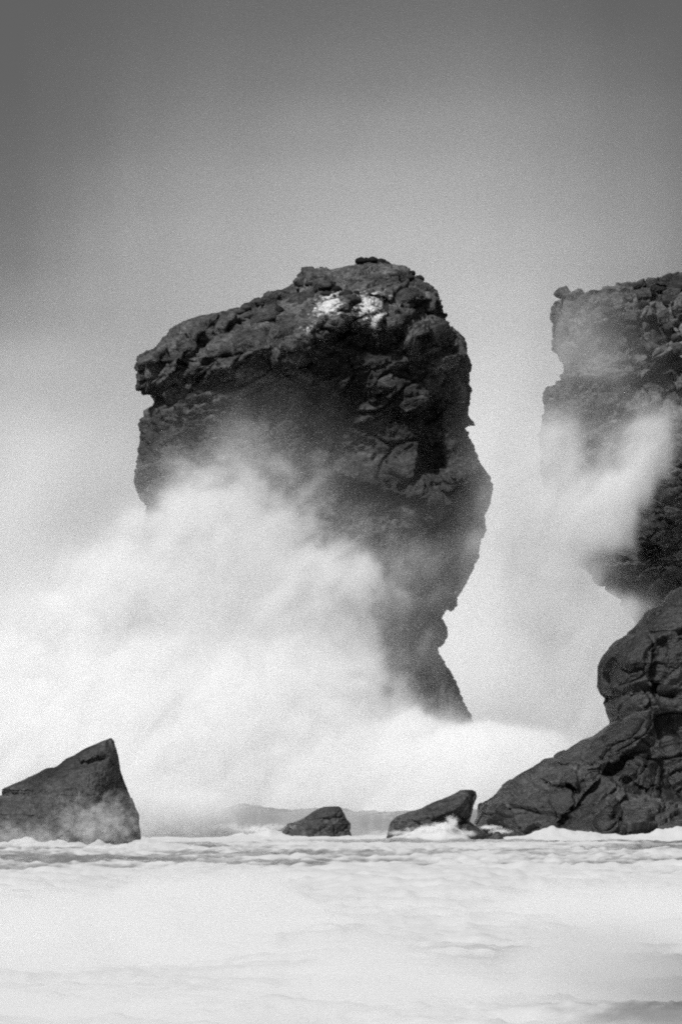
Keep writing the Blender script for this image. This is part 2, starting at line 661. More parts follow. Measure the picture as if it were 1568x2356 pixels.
def st_relief(px, py):
    yl = np.interp(px, [p[0] for p in LEDGE], [p[1] for p in LEDGE])
    d = py - yl                                   # below the lip: positive
    r = -4.2 * (1 / (1 + np.exp(-d / 10.0))) * np.exp(-np.clip(d, 0, None) / 420.0) * sstep(500, 740, px) * (1 - 0.6 * sstep(960, 1080, px))
    r = r + 0.6 * np.exp(-((d + 28) / 42) ** 2)   # the lip stands proud
    r = r - 0.018 * np.clip(-d - 40, 0, 400)      # face leans back above it
    r = r - 1.6 * groove(px, py, [(405, 765), (398, 830), (360, 880), (340, 925)], 15)
    r = r - 1.5 * groove(px, py, [(520, 735), (500, 790), (450, 840), (425, 880)], 13)
    r = r - 1.0 * groove(px, py, [(330, 940), (420, 900), (480, 920), (560, 895), (640, 880), (700, 872), (745, 835), (800, 790), (880, 792), (1000, 815), (1080, 832)], 8)
    r = r - 0.8 * groove(px, py, [(820, 700), (812, 760), (790, 800)], 8)
    r = r - 0.8 * groove(px, py, [(700, 640), (640, 700), (560, 760), (520, 800)], 9)
    r = r - 0.7 * groove(px, py, [(850, 720), (950, 745), (1040, 735)], 7)
    r = r + 1.7 * bump(px, py, 770, 745, 40, 22, -40)
    r = r + 1.8 * bump(px, py, 850, 752, 34, 34)
    r = r + 1.4 * bump(px, py, 700, 800, 45, 20, -25)
    r = r + 1.6 * bump(px, py, 600, 820, 70, 40, -15)
    r = r + 1.5 * bump(px, py, 450, 790, 40, 34, -20)
    r = r + 1.3 * bump(px, py, 360, 840, 30, 45, 20)
    r = r + 1.3 * bump(px, py, 960, 710, 70, 30, 10)
    # right flank: the lit shoulder that stands out below, with an undercut left of it
    r = r + 3.0 * bump(px, py, 1080, 1130, 70, 75, 30)
    r = r - 2.2 * groove(px, py, [(985, 960), (1000, 1040), (985, 1110), (1040, 1170), (1110, 1220)], 20)
    r = r - 1.5 * bump(px, py, 860, 1060, 120, 90)
    r = r + 1.6 * bump(px, py, 930, 920, 60, 30, 10)
    r = r + 1.4 * groove(px, py, [(780, 1110), (900, 1150), (1000, 1180)], 24)
    return r


def st_pale(px, py):
    v = 1.05 * bump(px, py, 762, 742, 44, 22, -38)
    v = np.maximum(v, 1.05 * bump(px, py, 850, 748, 34, 40))
    v = np.maximum(v, 0.8 * bump(px, py, 713, 797, 18, 11, -15))
    v = np.maximum(v, 0.6 * bump(px, py, 735, 765, 20, 14, -30))
    return v * (v > 0.12)


layers_big = [((10.0, 10.0, 6.0), R1, 0.55, 1.25, 0.7, 0.03),
              ((4.6, 5.0, 2.6), R2, 0.36, 0.95, 0.25, 0.04),
              ((1.5, 1.7, 0.9), R3, 0.12, 0.3, 0.07, 0.07),
              ((16.0, 16.0, 2.4), R1, 0.42, 0.5, 0.45, 0.06)]
stack = empty('sea_stack', at(800, 1900, ST_Y))
tag(stack, 'tall top-heavy dark sea stack with white patches near its summit', 'sea stack')
st_me = rock_mesh('rock_body', st_left, st_right, ST_Y, 620, 640, 17.0, 2.5, 0.62, relief=st_relief,
                  lean=[(588, 4), (700, 1), (850, 0), (1100, 2), (1400, 4), (1960, 2)], layers=layers_big, fine=0.34,
                  pale=st_pale, seed=3, wet_shade_line=lambda x: np.interp(x, [p[0] for p in LEDGE], [p[1] for p in LEDGE]) + 40)  # painted shade follows the ledge lip, along with the wet rock
st_tree = link('rock_body', st_me, M_STACK, stack)
bpy.context.view_layer.update()
rng = np.random.default_rng(5)
BV = block_variants(7, 31, 'rock_block')
sp = []
for (px, py, rx, rz) in [(470, 775, 34, 24), (432, 800, 26, 30), (355, 845, 24, 34), (405, 905, 26, 22), (445, 915, 20, 14),
                         (372, 965, 20, 18), (350, 1010, 16, 20), (560, 790, 38, 24), (620, 730, 36, 22), (700, 690, 38, 20),
                         (650, 780, 34, 18), (570, 850, 48, 22), (880, 655, 44, 20), (930, 690, 40, 24), (975, 700, 32, 26),
                         (1000, 760, 30, 20), (1045, 800, 24, 24), (960, 760, 34, 16), (905, 740, 22, 14), (745, 655, 26, 12),
                         (690, 645, 18, 10), (1040, 900, 26, 26), (1060, 960, 20, 28), (950, 925, 36, 16), (880, 880, 34, 20),
                         (830, 850, 30, 18), (760, 880, 34, 16), (1070, 1040, 20, 24), (1040, 1100, 34, 26), (1095, 1120, 26, 30),
                         (1085, 1180, 24, 20), (700, 930, 32, 16), (560, 950, 26, 14), (390, 1040, 22, 18), (340, 1080, 14, 18),
                         (830, 645, 26, 14), (790, 690, 28, 16), (1000, 1000, 22, 22)]:
    sp.append((px, py, rx * 1.0, rz * 0.95, 0.88))
place_blocks(stack, st_tree, sp, BV, M_STACK, rng)

tc = []
for t in np.linspace(0, 1, 22):                # along the crest of the summit
    px = np.interp(t, [0, .3, .45, .8, 1], [832, 868, 900, 955, 992]) + rng.uniform(-3, 3)
    py = np.interp(px, [832, 862, 898, 949, 979, 999], [600, 596, 611, 628, 655, 676]) + rng.uniform(0, 6)
    s_ = K * ST_Y
    c = at(px, py, ST_Y + 3.0 + rng.uniform(-3, 1))
    r_ = rng.uniform(7, 13) * s_
    tc.append((tuple(c), r_ * 1.25, r_ * 1.3, r_ * 0.8))
for (cx, cy_, nx_, ny_, n_) in [(778, 676, 26, 12, 12), (690, 650, 22, 8, 7), (925, 640, 30, 12, 10), (600, 690, 12, 16, 5), (560, 722, 20, 8, 5), (820, 690, 14, 10, 4)]:
    for k in range(n_):
        loc, nor = hit(st_tree, cx + rng.normal() * nx_ * .6, cy_ + rng.normal() * ny_ * .6)
        if loc is None:
            continue
        r_ = rng.uniform(5, 10) * K * loc.y
        tc.append(((loc.x, loc.y + 0.1, loc.z), r_ * 1.2, r_, r_ * 0.75))
tag(link('turf', turf_mesh('turf', tc, 3), M_TURF), 'dark cushions of turf on the summit of the sea stack', 'turf', kind='stuff')

# ------------------------------------------------------------------ the headland cliff behind, on the right
CL_Y = 472
cl_left = [(1760, 626), (1640, 636), (1560, 650), (1500, 658), (1450, 668), (1400, 678), (1330, 682), (1292, 688), (1268, 700), (1267, 721),
           (1275, 766), (1291, 806), (1299, 822), (1303, 843), (1300, 859), (1294, 884), (1292, 890), (1253, 895), (1248, 915),
           (1248, 953), (1245, 982), (1252, 1011), (1253, 1048), (1250, 1075), (1290, 1180), (1335, 1285), (1350, 1300), (1410, 1360), (1480, 1430), (1520, 1600), (1520, 1960)]
cl_right = [(1770, 626), (2000, 650), (2050, 800), (2050, 1960)]


def cl_relief(px, py):
    r = 0.012 * np.clip(py - 690, 0, 160) - 2.5
    r = r - 2.0 * groove(px, py, [(1430, 830), (1470, 870), (1480, 930), (1530, 960)], 14)
    r = r - 1.2 * groove(px, py, [(1300, 835), (1380, 840), (1440, 850)], 9)
    r = r - 1.2 * groove(px, py, [(1500, 700), (1480, 780), (1540, 850), (1580, 880)], 14)
    r = r + 3.0 * bump(px, py, 1360, 760, 90, 60)
    r = r + 2.0 * bump(px, py, 1390, 870, 80, 40)
    r = r + 7.0 / (1 + np.exp(-(px - 1470 + (py - 1100) * 0.12) / 20.0)) * (py > 980) * np.clip((py - 980) / 120, 0, 1)
    return r


cliff = empty('headland_cliff', at(1500, 1900, CL_Y))
tag(cliff, 'pale weathered headland cliff with blocky boulders on its top, beyond the spray', 'cliff')
cl_me = rock_mesh('rock_body', cl_left, cl_right, CL_Y, 520, 620, 20.0, 3.2, 0.35, relief=cl_relief,
                  lean=[(626, 8), (700, 3), (850, 0), (1960, 0)], layers=layers_big, fine=0.3, seed=11)
cl_tree = link('rock_body', cl_me, M_CLIFF, cliff)
bpy.context.view_layer.update()
sp = []
rng = np.random.default_rng(15)
for (px, py, rx, rz) in [(1345, 690, 24, 8), (1368, 688, 18, 8), (1405, 674, 16, 10),
                         (1428, 670, 16, 10), (1465, 657, 22, 10), (1500, 650, 18, 11), (1525, 648, 20, 11), (1556, 642, 20, 11),
                         (1585, 634, 20, 11), (1330, 700, 24, 10), (1370, 700, 26, 11), (1395, 700, 18, 12), (1440, 690, 16, 13),
                         (1475, 680, 24, 13), (1510, 690, 18, 15), (1545, 680, 22, 15), (1420, 715, 18, 12), (1450, 725, 16, 13),
                         (1490, 720, 16, 13), (1530, 725, 20, 14), (1560, 715, 16, 16), (1500, 755, 18, 14), (1545, 760, 20, 16),
                         (1465, 765, 14, 12), (1430, 780, 18, 20), (1500, 800, 22, 14), (1555, 800, 18, 16), (1420, 830, 40, 12),
                         (1470, 850, 20, 14), (1520, 850, 24, 22), (1560, 860, 18, 20), (1380, 870, 24, 26), (1430, 880, 22, 26),
                         (1500, 900, 26, 22), (1550, 920, 18, 18), (1480, 920, 14, 14), (1400, 920, 26, 18), (1345, 940, 24, 12),
                         (1340, 790, 40, 22), (1300, 760, 18, 26), (1560, 1050, 20, 26), (1540, 1150, 24, 30), (1500, 1210, 26, 22),
                         (1560, 1250, 22, 26), (1460, 1270, 26, 14)]:
    sp.append((px, py, rx * 1.0, rz * 1.0, 0.55 if py < 730 else 0.9))
place_blocks(cliff, cl_tree, sp, BV, M_CLIFF, rng)
tc = []
for (px, py, rx, rz) in [(1460, 656, 20, 9), (1510, 662, 26, 12), (1540, 690, 20, 12), (1400, 712, 22, 12), (1480, 700, 24, 10),
                         (1425, 745, 26, 12), (1455, 750, 20, 10), (1540, 745, 22, 18), (1560, 775, 20, 14), (1365, 668, 16, 7),
                         (1330, 674, 18, 6), (1560, 660, 24, 12), (1500, 735, 14, 10)]:
    loc, nor = hit(cl_tree, px, py + 4)
    if loc is None:
        loc = at(px, py, CL_Y)
    s = K * loc.y
    tc.append(((loc.x, loc.y + 0.3, loc.z), rx * s * .85, rx * s * .7, rz * s * .9))
tag(link('turf', turf_mesh('turf', tc, 8), M_TURF), 'dark turf cushions between boulders along the headland cliff top', 'turf', kind='stuff')

# ------------------------------------------------------------------ dark buttress and sloping ridge on the right
BT_Y = 402
bt_left = [(1560, 1352), (1543, 1360), (1533, 1371), (1521, 1388), (1511, 1401), (1485, 1407), (1476, 1422), (1460, 1441), (1447, 1452),
           (1441, 1464), (1421, 1473), (1399, 1496), (1388, 1512), (1380, 1532), (1381, 1563), (1381, 1579), (1386, 1592), (1399, 1604),
           (1392, 1622), (1396, 1640), (1402, 1662), (1405, 1740), (1400, 1960)]
bt_right = [(1575, 1352), (1660, 1370), (1760, 1450), (1850, 1600), (1900, 1960)]


def bt_relief(px, py):
    r = 0.9 * bump(px, py, 1440, 1560, 60, 90) - 0.9 * groove(px, py, [(1470, 1430), (1500, 1500), (1490, 1600), (1520, 1720)], 14)
    return r - 0.8 * groove(px, py, [(1400, 1600), (1460, 1590), (1530, 1610)], 9)


lay_mid = [((7.0, 7.0, 3.6), R1, 0.45, 1.25, 0.25, 0.03), ((2.6, 3.0, 1.5), R2, 0.18, 0.55, 0.08, 0.04),
           ((12.0, 12.0, 1.9), R1, 0.22, 0.3, 0.22, 0.06)]
lay_smooth = [((8.0, 8.0, 5.0), R1, 0.4, 0.7, 0.3, 0.04), ((2.6, 3.0, 1.5), R2, 0.08, 0.2, 0.05, 0.05)]
o = link('rock_buttress', rock_mesh('rock_buttress', bt_left, bt_right, BT_Y, 380, 420, 11.0, 2.8, 0.5, relief=bt_relief, layers=lay_smooth, fine=0.14, seed=23, strata=0.15), M_DARK)
tag(o, 'dark steep rock buttress rising behind the sloping ridge', 'rock')

RD_Y = 376
rd_left = [(1490, 1634), (1466, 1640), (1434, 1652), (1402, 1665), (1386, 1677), (1364, 1694), (1338, 1702), (1313, 1718),
           (1284, 1736), (1274, 1745), (1255, 1748), (1223, 1769), (1188, 1787), (1153, 1814), (1132, 1835), (1114, 1845), (1105, 1851),
           (1092, 1894), (1075, 1990)]
rd_right = [(1494, 1634), (1498, 1645), (1496, 1716), (1492, 1746), (1513, 1754), (1525, 1790), (1538, 1816), (1568, 1835), (1640, 1860),
            (1720, 1900), (1740, 1990)]


def rd_relief(px, py):
    r = -1.1 * groove(px, py, [(1215, 1770), (1228, 1800), (1250, 1815), (1290, 1812)], 9)
    r = r - 1.0 * groove(px, py, [(1270, 1900), (1310, 1860), (1350, 1815), (1400, 1770), (1440, 1755)], 9)
    r = r - 1.2 * groove(px, py, [(1390, 1775), (1430, 1740), (1495, 1715)], 10)
    r = r - 0.9 * groove(px, py, [(1430, 1800), (1480, 1830), (1530, 1860)], 10)
    r = r + 1.2 * groove(px, py, [(1360, 1890), (1385, 1850), (1420, 1820)], 16)
    r = r + 1.0 * bump(px, py, 1420, 1690, 60, 24, -25)
    r = r + 0.025 * np.clip(py - 1640, 0, 300)
    return r


o = link('rock_ridge', rock_mesh('rock_ridge', rd_left, rd_right, RD_Y, 420, 520, 9.0, 2.3, 0.5, relief=rd_relief, layers=lay_mid, fine=0.16, seed=29, strata=0.14), M_WET)
tag(o, 'long dark wet ridge of rock sloping down to the surf', 'rock')

# ------------------------------------------------------------------ rocks standing in the surf
lay_small = [((4.5, 5.0, 2.6), R1, 0.16, 0.35, 0.12, 0.04), ((1.5, 1.7, 0.9), R2, 0.05, 0.1, 0.04, 0.05)]
LR_Y = 275
lr_left = [(253, 1698), (235, 1705), (196, 1722), (171, 1738), (154, 1745), (126, 1765), (106, 1768), (92, 1776), (50, 1796), (28, 1806),
           (8, 1815), (7, 1824), (9, 1832), (-60, 1842), (-130, 1870), (-160, 2010)]
lr_right = [(257, 1698), (263, 1705), (264, 1712), (270, 1726), (273, 1751), (277, 1768), (281, 1787), (291, 1813), (305, 1846), (319, 1874),
            (321, 1897), (326, 1927), (328, 2010)]


def lr_relief(px, py):
    r = 0.010 * np.clip(py - 1700, 0, 300)
    r = r - 0.5 * groove(px, py, [(172, 1740), (190, 1760), (215, 1758), (245, 1745)], 8)
    return r - 0.4 * groove(px, py, [(255, 1705), (265, 1750), (285, 1820)], 6)


o = link('wedge_rock', rock_mesh('wedge_rock', lr_left, lr_right, LR_Y, 300, 340, 5.0, 2.2, 0.5, relief=lr_relief, layers=lay_small, fine=0.14, seed=37, strata=0.12), M_LEFT)
tag(o, 'large wedge-shaped grey rock with a sharp peak rising from foam at the frame edge', 'rock')

o = link('surf_rock', rock_mesh('surf_rock', [(745, 1855), (741, 1857), (727, 1862), (693, 1883), (655, 1900), (621, 1919), (590, 1960)],
                                [(780, 1855), (786, 1858), (792, 1869), (806, 1895), (805, 1910), (811, 1931), (815, 1960)], 384, 150, 220, 3.4, 2.2, 0.5,
                                layers=lay_small, fine=0.14, seed=43, strata=0.12), M_LEFT)
tag(o, 'small low rock with a slanting back, alone in the surf', 'rock', 'low rocks in the surf')


def sr_relief(px, py):
    return (-0.9 * groove(px, py, [(1085, 1830), (1075, 1870), (1062, 1895)], 7)
            + 0.8 * bump(px, py, 1050, 1860, 40, 20, -25) - 0.4 * groove(px, py, [(1000, 1890), (1060, 1870)], 6))


o = link('surf_rock', rock_mesh('surf_rock', [(1060, 1817), (1045, 1826), (1029, 1833), (991, 1847), (967, 1859), (938, 1866), (907, 1878), (897, 1888), (890, 1910), (885, 1970)],
                                [(1085, 1817), (1093, 1822), (1095, 1833), (1089, 1852), (1080, 1890), (1111, 1910), (1125, 1924), (1140, 1970)], 345, 190, 260, 3.6, 2.2, 0.5,
                                relief=sr_relief, layers=lay_small, fine=0.14, seed=47, strata=0.12), M_WET)
tag(o, 'dark hooked rock with a notched crest in the surf, beside the ridge', 'rock', 'low rocks in the surf')
o = link('boulder', rock_mesh('boulder', [(1138, 1913), (1130, 1920), (1124, 1930), (1120, 1970)], [(1148, 1913), (1155, 1922), (1162, 1934), (1168, 1970)],
                              343, 60, 90, 0.9, 2.1, 0.5, layers=lay_small[1:], fine=0.08, seed=53, strata=0.12), M_WET)
tag(o, 'little dark boulder at the water line between hooked rock and ridge', 'boulder')


# ------------------------------------------------------------------ spray
DROPS = []


def spray(name, mn, mx, res, fn, density, label, aniso=0.0, cat='spray', drops=0):
    """airborne water as a density grid: fn gives the density at every cell of the box"""
    nx, ny, nz = res
    xs = np.linspace(mn[0], mx[0], nx, dtype=np.float32)
    ys = np.linspace(mn[1], mx[1], ny, dtype=np.float32)
    zs = np.linspace(mn[2], mx[2], nz, dtype=np.float32)
    Z, Yv, Xv = np.meshgrid(zs, ys, xs, indexing='ij')
    p = np.stack([Xv.ravel(), Yv.ravel(), Z.ravel()], 1)
    d = fn(p).astype(np.float32)
    e = np.ones((nz, ny, nx), np.float32)      # nothing on the box's own faces
    e[0], e[-1], e[:, 0], e[:, -1], e[:, :, 0], e[:, :, -1] = 0, 0, 0, 0, 0, 0
    d = d * e.ravel()
    d[d < 2e-4] = 0
    if drops:                                   # coarse drops flung along the torn edges
        w = np.exp(-((d - 0.05) / 0.05) ** 2) * (d > 0.008)
        r = np.random.default_rng(77)
        pick = r.choice(len(d), drops, p=w / w.sum())
        cell = np.array([(mx[k] - mn[k]) / (res[k] - 1) for k in range(3)])
        DROPS.append(p[pick] + (r.random((drops, 3)) - 0.5) * cell)
    me = bpy.data.meshes.new(name)
    me.vertices.add(len(p))
    me.vertices.foreach_set('co', p.ravel())
    add_attr(me, 'dens', d)
    ob = bpy.data.objects.new(name, me)
    COL.objects.link(ob)
    mat = spray_material(name, density, aniso)
    g = bpy.data.node_groups.new(name, 'GeometryNodeTree')
    g.interface.new_socket('Geometry', in_out='INPUT', socket_type='NodeSocketGeometry')
    g.interface.new_socket('Geometry', in_out='OUTPUT', socket_type='NodeSocketGeometry')
    N, L = g.nodes, g.links
    gi, go = N.new('NodeGroupInput'), N.new('NodeGroupOutput')
    vc = N.new('GeometryNodeVolumeCube')
    vc.inputs['Min'].default_value = mn
    vc.inputs['Max'].default_value = mx
    vc.inputs['Resolution X'].default_value = nx
    vc.inputs['Resolution Y'].default_value = ny
    vc.inputs['Resolution Z'].default_value = nz
    pos = N.new('GeometryNodeInputPosition')
    sepn = N.new('ShaderNodeSeparateXYZ')
    L.new(pos.outputs[0], sepn.inputs[0])

    def mth(op, a, c):
        n = N.new('ShaderNodeMath')
        n.operation = op
        for k, v in enumerate((a, c)):
            if v is None:
                continue
            if isinstance(v, (int, float)):
                n.inputs[k].default_value = v
            else:
                L.new(v, n.inputs[k])
        return n.outputs[0]
    idx = []
    for k in range(3):
        st = (mx[k] - mn[k]) / (res[k] - 1)
        idx.append(mth('ROUND', mth('DIVIDE', mth('SUBTRACT', sepn.outputs[k], mn[k]), st), None))
    lin = mth('ADD', idx[0], mth('MULTIPLY', nx, mth('ADD', idx[1], mth('MULTIPLY', ny, idx[2]))))
    si = N.new('GeometryNodeSampleIndex')
    si.data_type = 'FLOAT'
    si.domain = 'POINT'
    si.clamp = True
    na_ = N.new('GeometryNodeInputNamedAttribute')
    na_.data_type = 'FLOAT'
    na_.inputs[0].default_value = 'dens'
    L.new(gi.outputs[0], si.inputs['Geometry'])
    L.new(na_.outputs['Attribute'], si.inputs['Value'])
    L.new(lin, si.inputs['Index'])
    L.new(si.outputs[0], vc.inputs['Density'])
    sm = N.new('GeometryNodeSetMaterial')
    sm.inputs['Material'].default_value = mat
    L.new(vc.outputs[0], sm.inputs[0])
    L.new(sm.outputs[0], go.inputs[0])
    md = ob.modifiers.new('spray', 'NODES')
    md.node_group = g
    me.materials.append(mat)
    return tag(ob, label, cat, kind='stuff')


def control(cols, rows, table):
    """smooth lookup of a coarse table of optical depth over grid columns and rows"""
    T = np.array(table, float)
    cols, rows = np.array(cols, float), np.array(rows, float)

    def f(px, py):
        u = np.clip(np.interp(px, cols, np.arange(len(cols))), 0, len(cols) - 1.001)
        v = np.clip(np.interp(py, rows, np.arange(len(rows))), 0, len(rows) - 1.001)
        i, j = u.astype(int), v.astype(int)
        a, c = u - i, v - j
        a, c = a * a * (3 - 2 * a), c * c * (3 - 2 * c)
        return (T[j, i] * (1 - a) * (1 - c) + T[j, i + 1] * a * (1 - c) + T[j + 1, i] * (1 - a) * c + T[j + 1, i + 1] * a * c)
    return f


def box(px0, px1, py0, py1, ya, yb, Y):
    a, c = at(px0, py1, Y), at(px1, py0, Y)
    return (a.x, ya, a.z), (c.x, yb, c.z)


WIND = rot_xyz(0, -52, 0)     # gusts run from low left to high right

# --- the burst breaking over the left half of the stack
BY = 414.0
cols = [-150, 0, 100, 200, 300, 400, 500, 600, 700, 800, 900, 1000, 1100, 1200, 1300, 1400]
rows = [860, 930, 1000, 1100, 1200, 1300, 1400, 1500, 1600, 1670, 1730, 1800, 1880, 1960]
burst = control(cols, rows, [
    [0, 0, 0, 0, 0, 0, .0, 0, 0, 0, 0, 0, 0, 0, 0, 0],
    [0, 0, 0, 0, 0, .1, .35, .2, .1, 0, 0, 0, 0, 0, 0, 0],
    [0, 0, 0, 0, 0.1, .35, .9, .6, .35, .15, .05, 0, 0, 0, 0, 0],
    [0, 0, .1, .15, .4, 1.3, 1.3, 1.0, .7, .35, .15, .05, 0, 0, 0, 0],
    [.2, .2, .3, .6, 1.5, 2.2, 2.2, 1.8, 1.2, .8, .5, .3, .15, 0, 0, 0],
    [.4, .5, .8, 1.7, 2.6, 3.4, 3.2, 2.6, 2.2, 1.6, .9, .6, .45, .1, 0, 0],
    [.8, 1.2, 1.8, 2.6, 3.4, 4, 4, 3.6, 2.6, 1.7, .8, .55, .4, .1, 0, 0],
    [2, 2.4, 3, 3.6, 4, 5, 5, 4, 3.2, 1.8, .8, .4, .2, .05, 0, 0],
    [3, 3.5, 4, 4, 5, 5, 5, 5, 4, 2.4, 1.0, .35, .1, .0, 0, 0],
    [4, 4, 4, 5, 5, 5, 5, 5, 5, 4, 2.4, 1.0, .4, .3, .2, 0],
    [4, 4, 4, 5, 5, 5, 5, 5, 5, 5, 5, 4, 3, 2.4, 1.2, .2],
    [4, 4, 4, 5, 5, 5, 5, 5, 5, 5, 5, 5, 5, 4, 3, .5],
    [3, 4, 4, 5, 5, 5, 5, 4, 4, 4, 4, 4, 3, 2, 1, .1],
    [1, 1, 1, 1, 1, 1, 1, 1, 1, 1, 1, 1, 1, 0, 0, 0]])


def billow(p, tau, scale, seed, y0, th, amount=1.45, edge=0.46, floor=0.22, core=0.0):
    """break an even veil of optical depth tau up into billows and wind-torn shreds"""
    q = (p @ WIND.astype(np.float32)) * np.array(scale, np.float32)
    wv = np.stack([fbm(q * 0.7, 2, seed + 40 + 9 * k) - 0.5 for k in range(3)], 1) * 1.3
    qq = q + wv.astype(np.float32)
    n = 0.55 * fbm(qq, 6, seed, 0.6) + 0.45 * (1.25 - fbm(qq * 1.3, 5, seed + 3, 0.6, True))
    n = (n - 0.6) * 2.1 + 0.5
    cover = 1 - np.exp(-tau)
    prof = np.exp(-((p[:, 1] - y0) / th) ** 2)
    mist_ = tau * (floor + amount * sstep(-edge, edge * 1.1, n - (1 - cover)) ** 1.4) * prof / (1.77 * th)
    if core <= 0:
        return mist_
    tear = (p @ WIND.astype(np.float32)) * np.array([.09, .3, .5], np.float32) + 0.5 * wv.astype(np.float32)
    mist_ = mist_ * np.exp(1.2 * (fbm(tear, 4, seed + 60, 0.6) - 0.5))         # wind-torn streaks
    body = cover * (0.25 + 0.75 * prof) * np.sqrt(prof) + 0.52 * (n - 0.5)   # dense billows with lit and shaded sides
    return 0.85 * mist_ + core * sstep(0.44, 0.70, body) * sstep(0.45, 0.92, cover)


def burst_fn(p):
    px = p[:, 0] / (K * BY) + 784
    py = HOR - (p[:, 2] - CAMZ) / (K * BY)
    wq = fbm(p * 0.06, 3, 61) - 0.5
    wr = fbm(p * 0.06, 3, 71) - 0.5
    tau = burst(px + 130 * wq, py + 130 * wr)
    low = np.clip((22 - p[:, 2]) / 22, 0, 1)
    y0 = BY + 3 - 11 * low + 4 * (fbm(p * np.array([.05, 0, .05], np.float32), 2, 91) - 0.5)
    return billow(p, tau, [.22, .24, .29], 81, y0, 5.0 + 1.5 * low, core=0.42)


mn, mx = box(-170, 1400, 860, 1925, 394, 430, BY)
spray('spray_burst', mn, mx, (226, 36, 152), burst_fn, 1.0, 'huge white burst of spray exploding over the foot of the sea stack', drops=70000)

# --- mist drifting behind the stack
MY = 522.0
cols = [-400, -150, 0, 100, 200, 300, 500, 800, 1000, 1100, 1200, 1300, 1450, 1700, 2000]
rows = [-250, -50, 100, 250, 400, 550, 700, 850, 1000, 1150, 1350, 1500, 1650, 1800, 1960]
mist = control(cols, rows, [
    [0, 0, 0, 0, 0, 0, 0, 0, 0, 0, 0, 0, 0, 0, 0],
    [0, 0, .0, .0, .01, .02, .05, .06, .06, .06, .05, .03, .0, 0, 0],
    [0, 0, .0, .02, .04, .07, .11, .14, .14, .14, .12, .1, .05, .0, 0],
    [0, 0, .02, .05, .08, .14, .22, .3, .3, .3, .27, .22, .15, .05, 0],
    [0, .02, .06, .12, .18, .26, .38, .5, .5, .5, .45, .38, .28, .1, 0],
    [0, .05, .12, .2, .3, .4, .55, .7, .75, .8, .7, .6, .4, .15, 0],
    [0, .2, .3, .36, .45, .55, .7, 1.0, 1.2, 1.3, 1.2, .9, .5, .2, 0],
    [.4, .8, .9, .9, .9, .9, 1.0, 1.2, 1.6, 1.8, 1.8, 1.4, .8, .3, 0],
    [.8, 1.4, 1.6, 1.6, 1.6, 1.6, 1.4, 1.6, 2, 2.2, 2.2, 2, 1.2, .5, 0],
    [.8, 1.2, 1.4, 1.4, 1.4, 1.4, 1.4, 2, 2.2, 2.4, 2.5, 2.4, 1.6, .6, 0],
    [1, 1.6, 2.0, 2, 2, 2, 2, 2.2, 2.2, 2.4, 2.5, 2.5, 2, .8, 0],
    [1, 2, 2.5, 2.5, 2.5, 2.5, 2.5, 2.5, 2.4, 2.4, 2.4, 2.4, 2, .8, 0],
    [1, 2, 2.5, 2.5, 2.5, 2.5, 2.5, 2.5, 2.2, 2.0, 2.0, 2.0, 1.8, .8, 0],
    [1, 2, 2.5, 2.5, 2.5, 2.5, 2.5, 2.5, 2.5, 2.5, 2.5, 2.5, 2, .8, 0],
    [1, 2, 2, 2, 2, 2, 2, 2, 2, 2, 2, 2, 1.6, .6, 0]])


def mist_fn(p):
    px = p[:, 0] / (K * MY) + 784
    py = HOR - (p[:, 2] - CAMZ) / (K * MY)
    wq = fbm(p * 0.035, 2, 161) - 0.5
    wr = fbm(p * 0.035, 2, 171) - 0.5
    wk = 60 + 140 * sstep(600, 1000, py)
    tau = mist(px + wk * wq, py + wk * wr)
    q = (p @ WIND.astype(np.float32)) * np.array([.035, .06, .07], np.float32)
    g = np.exp((0.7 + 1.9 * sstep(650, 1050, py)) * (fbm(q, 4, 181) - 0.5))
    tau = tau * (1 + 0.8 * sstep(700, 1150, py) * sstep(850, 1150, px))
    return (1.15 + 0.55 * sstep(900, 500, py)) * tau * g * np.exp(-((p[:, 1] - (MY + 20 - 42 * sstep(62, 0, p[:, 2]))) / 13.0) ** 2) / 23.0


mn, mx = box(-400, 2000, -250, 1905, 474, 574, MY)
spray('drifting_mist', mn, mx, (130, 38, 120), mist_fn, 1.0, 'pale mist of spray drifting behind the sea stack', cat='mist')

